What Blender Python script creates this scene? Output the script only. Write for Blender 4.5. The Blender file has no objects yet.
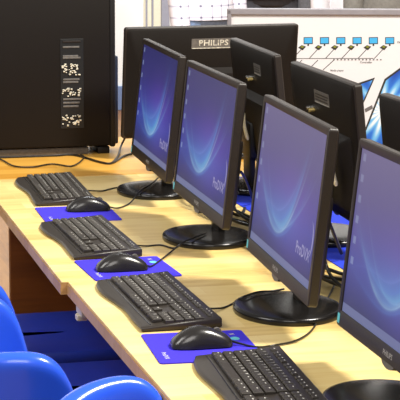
import bpy, bmesh, math, random
from mathutils import Vector, Matrix
random.seed(7)
S = bpy.context.scene
COL = S.collection
S.view_settings.view_transform = 'Standard'
S.view_settings.exposure = 0.0
DESK = 0.75          # height of the desk tops; most numbers below are measured from the desk top
R = math.radians

# ------------------------------------------------------------------ camera
CF, YAW, PIT, ROLL = 1808.5, 0.256425, 0.17244, 0.004055
CP = Vector((-0.76817, -3.814275, 0.865502 + DESK))
fw = Vector((math.sin(YAW)*math.cos(PIT), math.cos(YAW)*math.cos(PIT), -math.sin(PIT)))
rt0 = Vector((math.cos(YAW), -math.sin(YAW), 0)); up0 = rt0.cross(fw)
rt = rt0*math.cos(ROLL) + up0*math.sin(ROLL); upv = -rt0*math.sin(ROLL) + up0*math.cos(ROLL)
cd = bpy.data.cameras.new('camera'); cam = bpy.data.objects.new('camera', cd); COL.objects.link(cam)
cd.sensor_fit = 'HORIZONTAL'; cd.sensor_width = 36; cd.lens = CF/400*36; cd.clip_end = 60
m = Matrix.Identity(4)
for i in range(3): m[i][0], m[i][1], m[i][2], m[i][3] = rt[i], upv[i], -fw[i], CP[i]
cam.matrix_world = m
S.camera = cam
def along(px, py, y):           # where the line of sight through a photo point meets the plane of depth y
    d = fw + rt*((px-200)/CF) - upv*((py-200)/CF)
    return CP + d*((y-CP.y)/d.y)
def ondesk(px, py, z=0.0):
    d = fw + rt*((px-200)/CF) - upv*((py-200)/CF)
    return CP + d*((DESK+z-CP.z)/d.z)

# ------------------------------------------------------------------ materials
def srgb(r, g, b):
    f = lambda c: (c/255/12.92) if c/255 <= .04045 else ((c/255+.055)/1.055)**2.4
    return (f(r), f(g), f(b), 1)
def mat(name, col, rough=.5, metal=0, coat=0, noise=0, nscale=40, spec=.5, bump=0):
    M = bpy.data.materials.new(name); M.use_nodes = True
    nt = M.node_tree; b = nt.nodes['Principled BSDF']
    b.inputs['Roughness'].default_value = rough; b.inputs['Metallic'].default_value = metal
    b.inputs['Coat Weight'].default_value = coat; b.inputs['Specular IOR Level'].default_value = spec
    tc = nt.nodes.new('ShaderNodeTexCoord'); n = nt.nodes.new('ShaderNodeTexNoise')
    n.inputs['Scale'].default_value = nscale; n.inputs['Detail'].default_value = 3
    nt.links.new(tc.outputs['Object'], n.inputs['Vector'])
    rp = nt.nodes.new('ShaderNodeValToRGB'); nt.links.new(n.outputs['Fac'], rp.inputs['Fac'])
    k = noise
    rp.color_ramp.elements[0].color = tuple(c*(1-k) for c in col[:3])+(1,)
    rp.color_ramp.elements[1].color = tuple(min(1, c*(1+k)) for c in col[:3])+(1,)
    rp.color_ramp.elements[0].position = .3; rp.color_ramp.elements[1].position = .7
    nt.links.new(rp.outputs['Color'], b.inputs['Base Color'])
    if bump:
        bp = nt.nodes.new('ShaderNodeBump'); bp.inputs['Strength'].default_value = bump; bp.inputs['Distance'].default_value = .002
        nt.links.new(n.outputs['Fac'], bp.inputs['Height']); nt.links.new(bp.outputs['Normal'], b.inputs['Normal'])
    return M
def wood(name, c1, c2, c3, rough=.4, stave=(.42, .075), axis_swap=False, contrast=1.0):
    """plank / stave wood: brick pattern for the staves, stretched noise for the grain"""
    M = bpy.data.materials.new(name); M.use_nodes = True
    nt = M.node_tree; L = nt.links.new; b = nt.nodes['Principled BSDF']; b.inputs['Roughness'].default_value = rough
    b.inputs['Specular IOR Level'].default_value = .35
    tc = nt.nodes.new('ShaderNodeTexCoord'); mp = nt.nodes.new('ShaderNodeMapping')
    if axis_swap: mp.inputs['Rotation'].default_value = (0, 0, R(90))
    L(tc.outputs['Object'], mp.inputs['Vector'])
    br = nt.nodes.new('ShaderNodeTexBrick'); L(mp.outputs['Vector'], br.inputs['Vector'])
    br.inputs['Scale'].default_value = 1; br.inputs['Brick Width'].default_value = stave[0]; br.inputs['Row Height'].default_value = stave[1]
    br.inputs['Mortar Size'].default_value = .0006; br.inputs['Color1'].default_value = (0, 0, 0, 1); br.inputs['Color2'].default_value = (1, 1, 1, 1)
    br.inputs['Mortar'].default_value = (.35, .35, .35, 1)
    mg = nt.nodes.new('ShaderNodeMapping'); mg.inputs['Scale'].default_value = (3, 38, 38); L(mp.outputs['Vector'], mg.inputs['Vector'])
    n = nt.nodes.new('ShaderNodeTexNoise'); n.inputs['Scale'].default_value = 1.6; n.inputs['Detail'].default_value = 5; n.inputs['Distortion'].default_value = .6
    L(mg.outputs['Vector'], n.inputs['Vector'])
    n2 = nt.nodes.new('ShaderNodeTexNoise'); n2.inputs['Scale'].default_value = 5; L(mp.outputs['Vector'], n2.inputs['Vector'])
    a1 = nt.nodes.new('ShaderNodeMath'); a1.operation = 'MULTIPLY'; a1.inputs[1].default_value = .34*contrast; L(br.outputs['Color'], a1.inputs[0])
    a2 = nt.nodes.new('ShaderNodeMath'); a2.operation = 'MULTIPLY_ADD'; a2.inputs[1].default_value = .5; L(n.outputs['Fac'], a2.inputs[0]); L(a1.outputs[0], a2.inputs[2])
    a3 = nt.nodes.new('ShaderNodeMath'); a3.operation = 'MULTIPLY_ADD'; a3.inputs[1].default_value = .35; L(n2.outputs['Fac'], a3.inputs[0]); L(a2.outputs[0], a3.inputs[2])
    rp = nt.nodes.new('ShaderNodeValToRGB'); L(a3.outputs[0], rp.inputs['Fac'])
    e = rp.color_ramp.elements; e[0].position = .3; e[0].color = c1; e[1].position = .85; e[1].color = c3
    k = e.new(.55); k.color = c2
    L(rp.outputs['Color'], b.inputs['Base Color'])
    return M
BLK = mat('black_plastic', (.012, .0105, .0095, 1), .42, spec=.3, noise=.15, nscale=300)
BEZ = mat('bezel_plastic', (.024, .018, .0145, 1), .40, spec=.35, noise=.12, nscale=300)
BACK = mat('back_shell_plastic', (.012, .0095, .008, 1), .5, spec=.13, noise=.2, nscale=500, bump=.15)
GLOSS = mat('gloss_black', (.009, .008, .0075, 1), .22, spec=.4)
KEYM = mat('key_plastic', (.034, .028, .022, 1), .42, spec=.35, noise=.1, nscale=200)
KBODY = mat('keyboard_plastic', (.032, .026, .021, 1), .36, spec=.4, noise=.1, nscale=200)
MOUSE = mat('mouse_plastic', (.016, .014, .013, 1), .26, noise=.1, nscale=200, coat=.2)
LEG = mat('legend_white', (.62, .60, .54, 1), .5)
GREY = mat('grey_print', (.42, .40, .37, 1), .5, noise=.1)
DGREY = mat('grey_sticker', (.13, .12, .11, 1), .45, noise=.2, nscale=120)
SILV = mat('bright_metal', (.80, .78, .72, 1), .22, metal=1, noise=.15, nscale=60)
TEAL = mat('teal_sticker', (.12, .55, .62, 1), .5, noise=.2, nscale=200)
WHITE = mat('white_paint', (.80, .80, .78, 1), .6, noise=.02)
PADM = mat('mouse_pad_cloth', srgb(62, 50, 205), .75, noise=.06, nscale=400, spec=.2)
CLOTH = mat('blue_cloth', srgb(40, 62, 205), .7, noise=.08, nscale=250, spec=.2)
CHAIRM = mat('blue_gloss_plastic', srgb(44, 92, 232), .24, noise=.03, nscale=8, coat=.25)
SEATM = mat('shaded_blue_plastic', srgb(26, 54, 160), .42, noise=.05, nscale=30)  # chair blue darkened, with the shade under the desk put into the colour
CHROME = mat('chair_tube', (.6, .6, .62, 1), .2, metal=1)
CABLE = mat('cable_rubber', (.012, .011, .010, 1), .4)
CREAM = mat('cream_metal', (.62, .55, .40, 1), .45, noise=.08)
EDGE = wood('desk_edge_band', srgb(168, 122, 66), srgb(190, 146, 88), srgb(205, 164, 108), .45)
TOPW = wood('pale_maple_top', srgb(202, 166, 96), srgb(229, 199, 128), srgb(241, 217, 152), .38)
TOPO = wood('amber_maple_top', srgb(196, 138, 50), srgb(216, 160, 66), srgb(228, 178, 84), .38)
PANELW = wood('brown_panel', srgb(84, 44, 12), srgb(108, 60, 18), srgb(130, 76, 26), .5, stave=(2.0, .6), contrast=.2)
FLOORW = wood('floor_boards', srgb(112, 70, 20), srgb(142, 94, 30), srgb(164, 114, 42), .35, stave=(1.2, .12), axis_swap=True)

# ------------------------------------------------------------------ mesh helpers
class MB:
    """collects shapes for ONE mesh; several material slots allowed"""
    def __init__(s): s.bm = bmesh.new(); s.mats = []; s.cur = 0
    def use(s, M):
        if M not in s.mats: s.mats.append(M)
        s.cur = s.mats.index(M); return s
    def _f(s, vs):
        try:
            f = s.bm.faces.new(vs); f.material_index = s.cur; return f
        except ValueError: return None
    def box(s, x0, x1, y0, y1, z0, z1, bev=0, T=None, seg=2):
        v = [s.bm.verts.new((x, y, z)) for x in (x0, x1) for y in (y0, y1) for z in (z0, z1)]
        fs = [s._f([v[i] for i in q]) for q in ((0,1,3,2),(4,6,7,5),(0,4,5,1),(2,3,7,6),(0,2,6,4),(1,5,7,3))]
        allv = set(v)
        if bev:
            es = list({e for f in fs for e in f.edges})
            r = bmesh.ops.bevel(s.bm, geom=es, offset=bev, segments=seg, affect='EDGES', profile=.5, material=s.cur)
            allv = {q for f in r['faces'] for q in f.verts} | {q for f in fs if f.is_valid for q in f.verts}
        if T:
            for q in allv:
                if q.is_valid: q.co = T(q.co)
        return s
    def prism(s, pts, z0, z1, T=None, top=None):
        a = [s.bm.verts.new((p[0], p[1], z0)) for p in pts]
        b = [s.bm.verts.new((p[0], p[1], z1)) for p in (top or pts)]
        n = len(pts)
        s._f(a[::-1]); s._f(b)
        for i in range(n): s._f([a[i], a[(i+1) % n], b[(i+1) % n], b[i]])
        if T:
            for q in a+b: q.co = T(q.co)
        return s
    def loft(s, rings, caps=(True, True)):
        vs = [[s.bm.verts.new(p) for p in r] for r in rings]; n = len(rings[0])
        for r0, r1 in zip(vs, vs[1:]):
            for i in range(n): s._f([r0[i], r0[(i+1) % n], r1[(i+1) % n], r1[i]])
        if caps[0]: s._f(vs[0][::-1])
        if caps[1]: s._f(vs[-1])
        return s
    def grid(s, P):
        vs = [[s.bm.verts.new(p) for p in r] for r in P]
        for a, b in zip(vs, vs[1:]):
            for i in range(len(a)-1): s._f([a[i], a[i+1], b[i+1], b[i]])
        return s
    def poly(s, pts): s._f([s.bm.verts.new(p) for p in pts]); return s
    def tube(s, pts, r, n=8):
        pts = [Vector(p) for p in pts]; rings = []; prev = None
        for i, p in enumerate(pts):
            t = (pts[min(i+1, len(pts)-1)]-pts[max(i-1, 0)]).normalized()
            a = t.cross(Vector((0, 0, 1))) if prev is None else prev-t*prev.dot(t)
            if a.length < .05: a = t.cross(Vector((0, 1, 0)))
            a.normalize(); prev = a; b = a.cross(t); rr = r[i] if isinstance(r, (list, tuple)) else r
            rings.append([p+(a*math.cos(2*math.pi*k/n)+b*math.sin(2*math.pi*k/n))*rr for k in range(n)])
        return s.loft(rings)
    def mesh_in(s, me, T):
        vs = [s.bm.verts.new(T(v.co)) for v in me.vertices]
        for p in me.polygons: s._f([vs[i] for i in p.vertices])
        return s
    def build(s, name, M=None, parent=None, smooth=0, loc=None, rotz=0):
        bmesh.ops.recalc_face_normals(s.bm, faces=s.bm.faces[:])
        me = bpy.data.meshes.new(name); s.bm.to_mesh(me); s.bm.free()
        for q in (s.mats or [M]): me.materials.append(q)
        if smooth:
            me.polygons.foreach_set('use_smooth', [True]*len(me.polygons))
            me.set_sharp_from_angle(angle=R(smooth))
        o = bpy.data.objects.new(name, me); COL.objects.link(o)
        if parent: o.parent = parent
        if loc is not None: o.location = loc
        o.rotation_euler.z = rotz
        return o
def thing(name, label, cat, loc=(0,0,0), rotz=0, group=None):
    o = bpy.data.objects.new(name, None); COL.objects.link(o); o.empty_display_size = .05
    o.location = loc; o.rotation_euler = (0, 0, rotz); return tag(o, label, cat, group)
def tag(o, label, cat, group=None, kind=None):
    o['label'] = label; o['category'] = cat
    if group: o['group'] = group
    if kind: o['kind'] = kind
    return o
def struct(o): o['kind'] = 'structure'; return o
def copy_tree(o, parent=None):
    c = o.copy(); COL.objects.link(c)
    if parent: c.parent = parent
    for ch in list(o.children): copy_tree(ch, c)
    return c
def dup(o, label, loc, rotz, group=None):
    c = copy_tree(o); c.location = loc; c.rotation_euler = (0, 0, rotz); c['label'] = label
    if group: c['group'] = group
    return c
def smoothpath(pts, n=8):
    pts = [Vector(p) for p in pts]; out = []
    for i in range(len(pts)-1):
        p0, p1, p2, p3 = pts[max(i-1, 0)], pts[i], pts[i+1], pts[min(i+2, len(pts)-1)]
        for k in range(n):
            t = k/n
            out.append(.5*((2*p1)+(p2-p0)*t+(2*p0-5*p1+4*p2-p3)*t*t+(3*p1-p0-3*p2+p3)*t**3))
    out.append(pts[-1]); return out
# lettering: all glyph meshes made in one go
_words = ['ProDVX', 'PHILIPS', 'KEEPOUT', 'Controller', 'Media player', 'network'] + list('QWERTYUIOPASDFGHJKLZXCVBNM1234567890')
TXT = {}
def make_texts():
    obs = []
    for w in set(_words):
        c = bpy.data.curves.new('lettering', 'FONT'); c.body = w; c.size = 1; c.resolution_u = 2; c.align_x = 'CENTER'; c.align_y = 'CENTER'; c.offset = .012
        o = bpy.data.objects.new('lettering', c); COL.objects.link(o); obs.append((w, o, c))
    dg = bpy.context.evaluated_depsgraph_get(); dg.update()
    for w, o, c in obs: TXT[w] = bpy.data.meshes.new_from_object(o.evaluated_get(dg))
    for w, o, c in obs: bpy.data.objects.remove(o); bpy.data.curves.remove(c)
make_texts()

# ------------------------------------------------------------------ setting: floor, walls, lights
struct(MB().box(-6, 7, -6, 9.2, -.1, 0).build('floor', FLOORW))
WALLM = mat('white_wall', (.84, .84, .81, 1), .8, noise=.015, nscale=3)
YW = 9.0
struct(MB().box(-6, 7, YW, YW+.15, 0, 3.6).build('wall_back', WALLM))
struct(MB().box(7, 7.15, -6, YW, 0, 3.6).build('wall_right', WALLM))
LOWB = mat('blue_grey_paint', srgb(110, 128, 165), .7, noise=.08, nscale=4)
struct(MB().box(-6, 7, YW-.03, YW, 0, along(120, 86, YW).z, bev=.004).build('baseboard_back', LOWB))
TRIMC = mat('cream_trim', srgb(226, 220, 196), .6, noise=.03); TRIMG = mat('grey_trim', srgb(150, 150, 162), .6, noise=.05)
def strip(px0, px1, M, n, t):
    a, b = along(px0, 10, YW), along(px1, 10, YW)
    struct(MB().box(a.x, b.x, YW-t, YW, .3, 3.4, bev=.004).build('trim_%d' % n, M))
strip(143.5, 160, TRIMC, 1, .03); strip(144.6, 146.2, TRIMG, 2, .045); strip(150.5, 152.2, TRIMG, 3, .045); strip(160, 168, TRIMG, 4, .05)

def area(name, loc, target, size, energy, col=(1, 1, 1), sy=None):
    l = bpy.data.lights.new(name, 'AREA'); l.energy = energy; l.size = size; l.color = col
    if sy: l.shape = 'RECTANGLE'; l.size_y = sy
    o = bpy.data.objects.new(name, l); COL.objects.link(o); o.location = loc
    o.rotation_euler = (Vector(target)-Vector(loc)).to_track_quat('-Z', 'Y').to_euler(); return o
area('hall_lamp_right', (2.5, -.9, 5.0), (.3, .1, .75), .9, 450, (1, .95, .86))
area('hall_lamp_left', (-3.2, -.4, 4.2), (-.1, 0, .75), 2.0, 130, (1, .97, .92))
area('hall_lamp_front', (-1.5, -4.5, 4.4), (.4, .3, .8), 2.5, 130, (1, .96, .90))
area('hall_lamp_far', (1.6, 5.0, 4.8), (1.2, 8, .9), 2.5, 420, (.95, .97, 1))
W = bpy.data.worlds.new('hall_light'); S.world = W; W.use_nodes = True
W.node_tree.nodes['Background'].inputs[0].default_value = (1, .97, .93, 1); W.node_tree.nodes['Background'].inputs[1].default_value = .28

# ------------------------------------------------------------------ desks
def desk(name, label, x0, x1, y0, y1, topm, skew=0, legs=(), slabs=(), bracket=None):
    """top runs y0..y1; skew shifts x linearly with y (tables were not pushed exactly flush)"""
    t = thing(name, label, 'desk', (0, 0, 0))
    T = lambda c: Vector((c.x + skew*(c.y-y0)*(x1-c.x)/(x1-x0), c.y, c.z))
    MB().box(x0+.002, x1, y0, y1, DESK-.005, DESK, bev=.0015, T=T).build('desk_top', topm, t)
    MB().box(x0, x1, y0, y1, DESK-.030, DESK-.005, T=T).build('edge_band', EDGE, t)
    for (lx, ly) in legs:
        l = MB().box(lx-.025, lx+.025, ly-.025, ly+.025, .012, DESK-.03, bev=.004).build('leg', CREAM, t)
        MB().box(lx-.032, lx+.032, ly-.032, ly+.032, 0, .012, bev=.003).build('foot', BLK, l)
    for (sx0, sx1, sy) in slabs:
        MB().box(sx0, sx1, sy-.014, sy+.014, 0, DESK-.03, bev=.002).build('end_panel', PANELW, t)
    if bracket:
        bx, by = bracket
        MB().box(bx-.006, bx+.006, by-.03, by+.03, DESK-.068, DESK-.03, bev=.002).box(bx-.012, bx+.012, by-.012, by+.012, DESK-.08, DESK-.066, bev=.003).build('bracket', CREAM, t)
    return t
desk('desk', 'pale wooden desk with the two nearest keyboards, jutting out less at its far end', -.060, .53, -1.55, .045, TOPW, skew=-.0, legs=((.3, -1.4), (.3, -.1), (.48, -1.4), (.48, -.1)), bracket=(-.036, .005))
desk('desk', 'pale wooden desk with the third keyboard from the front, middle of three desks', -.074, .53, .047, 1.478, TOPW, skew=.013, legs=((.3, .2), (.48, .2)), slabs=((.02, .52, 1.42),))
desk('desk', 'amber wooden desk at the far end of the row under the tall black housing', -.052, 1.12, 1.48, 2.3, TOPO, legs=((1.05, 2.2),), slabs=((.22, 1.05, 2.26), (.6, 1.1, 1.56)))
desk('desk', 'wooden desk on the far side carrying the back-to-back monitors, nearer half', .532, 1.12, -1.55, .045, TOPW, legs=((.6, -1.4), (.6, -.1), (1.05, -1.4), (1.05, -.1)))
desk('desk', 'wooden desk on the far side carrying the back-to-back monitors, farther half', .532, 1.12, .047, 1.478, TOPW, legs=((.6, .2), (1.05, .2), (.6, 1.4), (1.05, 1.4)))
tag(MB().box(.575, .88, -.95, 1.35, DESK+.0003, DESK+.0022, bev=.0008).build('table_runner', CLOTH), 'bright blue cloth strip lying on the desks behind the front monitors', 'cloth')

# ------------------------------------------------------------------ monitors
MW, MH, MZ, MT = .5712, .3477, .070, R(6.27)
ct, st = math.cos(MT), math.sin(MT)
def TP(c):    # panel space (depth behind the front face, along the width, up the face) -> monitor space
    return Vector((c.x*ct + c.z*st, c.y, MZ - c.x*st + c.z*ct))
def screen_material(name, haze, seed):
    M = bpy.data.materials.new(name); M.use_nodes = True
    nt = M.node_tree; L = nt.links.new; b = nt.nodes['Principled BSDF']
    def mth(op, a, c=None, d=None, clamp=False):
        n = nt.nodes.new('ShaderNodeMath'); n.operation = op; n.use_clamp = clamp
        for i, q in enumerate((a, c, d)):
            if q is None: continue
            if isinstance(q, (int, float)): n.inputs[i].default_value = q
            else: L(q, n.inputs[i])
        return n.outputs[0]
    uv = nt.nodes.new('ShaderNodeUVMap'); sp = nt.nodes.new('ShaderNodeSeparateXYZ'); L(uv.outputs[0], sp.inputs[0])
    u, v = sp.outputs[0], sp.outputs[1]
    nz = nt.nodes.new('ShaderNodeTexNoise'); nz.inputs['Scale'].default_value = 2.2; L(uv.outputs[0], nz.inputs['Vector'])
    rp = nt.nodes.new('ShaderNodeValToRGB'); L(mth('MULTIPLY_ADD', nz.outputs['Fac'], .12, mth('SUBTRACT', v, .06)), rp.inputs['Fac'])
    e = rp.color_ramp.elements
    cols = [(0, (56, 60, 96)), (.14, (52, 58, 126)), (.32, (52, 66, 160)), (.5, (58, 54, 148)), (.72, (52, 50, 120)), (1, (46, 46, 106))]
    e[0].position, e[0].color = cols[0][0], srgb(*cols[0][1]); e[1].position, e[1].color = cols[-1][0], srgb(*cols[-1][1])
    for p, c in cols[1:-1]: k = e.new(p); k.color = srgb(*c)
    colr = rp.outputs[0]
    def add(col, fac, rgb):
        mx = nt.nodes.new('ShaderNodeMix'); mx.data_type = 'RGBA'; mx.blend_type = 'MIX'
        L(fac, mx.inputs[0]); L(col, mx.inputs[6]); mx.inputs[7].default_value = srgb(*rgb); return mx.outputs[2]
    # purple glow right of the middle
    du, dv = mth('SUBTRACT', u, .62), mth('SUBTRACT', v, .40)
    g = mth('POWER', 2.718, mth('MULTIPLY', mth('ADD', mth('MULTIPLY', du, du), mth('MULTIPLY', dv, dv)), -14))
    colr = add(colr, mth('MULTIPLY', g, .55), (112, 72, 190))
    # flowing ribbons of light
    def bell(a, c, k): return mth('POWER', 2.718, mth('MULTIPLY', mth('MULTIPLY', mth('SUBTRACT', a, c), mth('SUBTRACT', a, c)), -k))
    colr = add(colr, mth('MULTIPLY', mth('MULTIPLY', bell(u, .5, 16), bell(v, .33, 40)), .5), (74, 124, 205))
    nz2 = nt.nodes.new('ShaderNodeTexNoise'); nz2.inputs['Scale'].default_value = 4.0; L(uv.outputs[0], nz2.inputs['Vector'])
    # (lowest point, left bend, right bend, where, waviness, amplitude, sharpness under / over the line, colour, strength)
    for (c0, ql, qr, uc, wv, amp, wid, upw, rgb, fl) in (
            (.22, 2.2, 4.6, .42, 9, .015, 60, 11, (84, 150, 222), .75), (.20, 3.0, 3.4, .40, 7, .02, 130, 40, (176, 222, 240), .75),
            (.26, 1.4, 5.6, .46, 8, .015, 90, 18, (100, 180, 226), .65), (.24, 3.4, 2.4, .48, 10, .02, 150, 50, (150, 200, 238), .5),
            (.30, 1.0, 3.2, .40, 8, .03, 110, 22, (84, 130, 222), .5), (.16, 1.0, 2.0, .36, 6, .02, 120, 26, (90, 140, 220), .45),
            (.34, -1.0, 2.6, .34, 7, .03, 160, 50, (130, 160, 235), .35)):
        x = mth('SUBTRACT', u, uc); xl, xr = mth('MINIMUM', x, 0), mth('MAXIMUM', x, 0)
        vc = mth('ADD', mth('MULTIPLY_ADD', mth('MULTIPLY', xl, xl), ql, c0), mth('MULTIPLY_ADD', mth('MULTIPLY', xr, xr), qr, mth('MULTIPLY', mth('SINE', mth('MULTIPLY_ADD', u, wv, seed)), amp)))
        d = mth('SUBTRACT', v, vc)
        up_ = mth('POWER', 2.718, mth('MULTIPLY', mth('MAXIMUM', d, 0), -upw))
        dn = mth('POWER', 2.718, mth('MULTIPLY', mth('MINIMUM', d, 0), wid))
        fade = mth('MULTIPLY', bell(u, .55, 9), bell(v, .27, 7))
        k = mth('MULTIPLY', mth('MULTIPLY', mth('MULTIPLY', up_, dn), fade), mth('MULTIPLY', mth('MULTIPLY_ADD', nz2.outputs['Fac'], 1.6, .1, clamp=True), fl))
        colr = add(colr, k, rgb)
    # taskbar and the column of desktop icons
    tb = mth('LESS_THAN', v, .055); colr = add(colr, mth('MULTIPLY', tb, .85), (122, 130, 172))
    # icons: small blocks in a column at the user's left
    fr = mth('FRACT', mth('MULTIPLY', v, 8.0)); ic = mth('MULTIPLY', mth('MULTIPLY', mth('GREATER_THAN', fr, .42), mth('LESS_THAN', fr, .78)), mth('MULTIPLY', mth('GREATER_THAN', u, .022), mth('LESS_THAN', u, .050)))
    ic = mth('MULTIPLY', ic, mth('GREATER_THAN', v, .30)); colr = add(colr, mth('MULTIPLY', ic, .45), (170, 190, 225))
    hz = nt.nodes.new('ShaderNodeMix'); hz.data_type = 'RGBA'; L(mth('MULTIPLY', mth('MULTIPLY_ADD', v, 1.0, .12), haze), hz.inputs[0])  # glare on the glass mixed into the screen colour, stronger toward the top
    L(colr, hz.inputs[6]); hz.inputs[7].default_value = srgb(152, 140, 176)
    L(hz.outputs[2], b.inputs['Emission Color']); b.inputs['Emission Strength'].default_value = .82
    b.inputs['Base Color'].default_value = (.012, .012, .018, 1); b.inputs['Roughness'].default_value = .42; b.inputs['Specular IOR Level'].default_value = .12
    return M
BZ = .016; BB = .030     # bezel widths
def make_monitor(label, scr, group, bo=(0, 0)):
    t = thing('monitor', label, 'monitor', (0, 0, 0), 0, group)
    w, h = MW/2, MH
    # bezel: a frame with an opening, rounded outer corners, slightly proud of the screen
    mb = MB(); 
    def ring(inset_y, z0, z1, r, d, n=5):
        pts = []
        for (cy, cz, a0) in ((w-inset_y-r, z1-r, 0), (-w+inset_y+r, z1-r, 90), (-w+inset_y+r, z0+r, 180), (w-inset_y-r, z0+r, 270)):
            for k in range(n+1):
                a = R(a0+90*k/n); pts.append(TP(Vector((d, cy+r*math.cos(a), cz+r*math.sin(a)))))
        return pts
    mb.loft([ring(BZ, BB, h-BZ, .001, .004), ring(BZ, BB, h-BZ, .001, .0006), ring(BZ-.001, BB-.001, h-BZ+.001, .001, 0), ring(.002, .002, h-.002, .006, 0), ring(0, 0, h, .008, .002), ring(0, 0, h, .008, .017), ring(.003, .003, h-.003, .008, .020)], caps=(False, True))
    bz = mb.build('bezel', BEZ, t, smooth=35)
    # screen with UVs (u from the user's left to right)
    me = bpy.data.meshes.new('screen')
    y0, y1, z0, z1 = w-BZ, -w+BZ, BB, h-BZ
    me.from_pydata([TP(Vector((.0028, y, z))) for (y, z) in ((y0, z0), (y1, z0), (y1, z1), (y0, z1))], [], [(0, 1, 2, 3)])
    uvl = me.uv_layers.new(name='UVMap')
    for i, c in enumerate(((0, 0), (1, 0), (1, 1), (0, 1))): uvl.data[i].uv = c
    me.materials.append(scr); sc = bpy.data.objects.new('screen', me); COL.objects.link(sc); sc.parent = t
    # wallpaper lettering and arc on the screen
    lg = MB(); sz = .031
    lg.mesh_in(TXT['ProDVX'], lambda c: TP(Vector((.0022, -w+BZ+.082 - c.x*sz, BB+.060 + c.y*sz*1.1))))
    arc = []
    for k in range(15):
        a = R(-75+150*k/14); arc.append((-.010 + .036*math.cos(a), .052*math.sin(a), .0045*math.cos(a*1.1)))
    lg.grid([[TP(Vector((.0022, -w+BZ+.034-(y*.7+s*wd*.7), BB+.094+z*.72))) for (y, z, wd) in arc] for s in (-1, 1)])
    lg.build('wallpaper_logo', screen_logo, sc)
    # back cover: bulged shell stepping in toward the rear
    def brect(iy, zb, zt, d): return ring(iy, zb, h-zt, .012, d)
    MB().loft([brect(.003, .003, .003, .019), brect(.010, .010, .010, .0235), brect(.05, .03, .13, .0240), brect(.075, .045, .145, .046), brect(.095, .06, .16, .050)]).build('back_cover', BACK, t, smooth=35)
    # logo on the lower bezel, power lip under it, sticker at the corner
    lg = MB(); sz = .0135
    lg.mesh_in(TXT['PHILIPS'], lambda c: TP(Vector((-.0006, -c.x*sz*1.12, BB*.52 + c.y*sz))))
    lg.build('logo', GREY, bz)
    lip = [TP(Vector((.001, .032*math.cos(R(180+180*k/10)), .003+.012*math.sin(R(180+180*k/10))))) for k in range(11)]
    lip2 = [TP(Vector((.012, .032*math.cos(R(180+180*k/10)), .003+.012*math.sin(R(180+180*k/10))))) for k in range(11)]
    MB().loft([lip, lip2]).build('power_lip', DGREY, bz, smooth=30)
    MB().box(-.0006, .001, w-.016, w-.004, .006, .024, T=TP).build('sticker', TEAL, bz)
    # neck
    MB().box(.048, .066, -.045, .045, .012, .19, bev=.004, T=lambda c: Vector((c.x+.004 if c.z > .1 else c.x, c.y*(1 if c.z > .1 else .9), c.z))).build('neck', BLK, t, smooth=35)
    hb = MB().box(.042, .072, -.06, .06, .10, .20, bev=.006).build('neck_mount', BLK, t, smooth=35)
    # base: low oval dome
    rings = []
    for f, z in ((.985, 0), (1, .003), (1, .010), (.985, .0135), (.93, .0155), (.6, .0175), (.25, .0185)):
        rings.append([(.033+bo[0]+.112*f*math.cos(2*math.pi*k/56), -.016+bo[1]+.134*f*math.sin(2*math.pi*k/56), z) for k in range(56)])
    MB().loft(rings).build('base', GLOSS, t, smooth=50)
    return t
screen_logo = bpy.data.materials.new('wallpaper_logo'); screen_logo.use_nodes = True
_b = screen_logo.node_tree.nodes['Principled BSDF']; _b.inputs['Base Color'].default_value = (.05, .05, .06, 1)
_b.inputs['Emission Color'].default_value = srgb(160, 156, 196); _b.inputs['Emission Strength'].default_value = .8
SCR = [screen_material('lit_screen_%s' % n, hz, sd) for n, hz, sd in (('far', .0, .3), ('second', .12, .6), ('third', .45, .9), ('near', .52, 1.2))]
MON = [(.395, 1.448, -.052), (.357, .764, -.035), (.328, -.036, -.072), (.297, -.743, -.027)]   # far bottom corner of each panel, turn
ML = ['black monitor at the far end of the front row, lit blue wallpaper',
      'black monitor with lit blue wallpaper behind the second farthest keyboard',
      'black monitor with violet-blue wallpaper paled by glare, second nearest of the front row',
      'black monitor with lit wallpaper at right edge of the photo, nearest of the front row']
for i, (x, y, r) in enumerate(MON):
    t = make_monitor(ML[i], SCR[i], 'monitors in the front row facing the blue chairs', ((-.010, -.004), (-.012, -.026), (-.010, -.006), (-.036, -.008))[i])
    cx, cy = x + (MW/2)*math.sin(r), y - (MW/2)*math.cos(r)
    t.location = (cx, cy, DESK); t.rotation_euler.z = r
# the back row, turned the other way (their backs face us)
G2 = 'monitors seen from behind'
DARK = mat('far_screen', (.02, .02, .05, 1), .3)
b_first = None
def back_monitor(x, y, r, label):
    t = make_monitor(label, SCR[0], G2); t.location = (x, y, DESK+.0023); t.rotation_euler.z = math.pi + r; return t
b2 = back_monitor(.727, 1.105, R(-3.6), 'black monitor seen from behind with small square grey sticker, in front of wide far monitor')
b3 = back_monitor(.687, .365, R(-2.6), 'black monitor back with rectangular grey label, between the second and third front monitors')
b4 = back_monitor(.672, -.37, 0, 'black monitor seen from behind, cut off by the right edge of the photo')
b1 = back_monitor(.726, 1.80, R(95), 'wide black monitor back with silvery name strip, next to the tall black housing')
b1.location.z = DESK; b1.scale = (1.026, 1.026, 1.026)
def back_sticker(t, y0, y1, z0, z1, d, nm='label_sticker', lines=3):
    mb = MB().use(DGREY).box(d, d+.0012, y0, y1, z0, z1, T=TP)
    mb.use(BLK)
    for k in range(lines):
        zz = z0 + (z1-z0)*(k+1)/(lines+1.5); mb.box(d+.0012, d+.0015, y0+.008, y1-.008-.006*(k % 2), zz, zz+(z1-z0)*.09, T=TP)
    mb.use(GREY).box(d+.0012, d+.0015, y0+.003, y1-.003, z0+.001, z0+.003, T=TP)
    return mb.build(nm, None, t)
back_sticker(b2, .035, .115, .274, .304, .0235)
back_sticker(b3, -.055, .075, .270, .302, .0235)
GOLD = mat('gold_plug', (.85, .65, .25, 1), .25, metal=.6, noise=.1)
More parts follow.
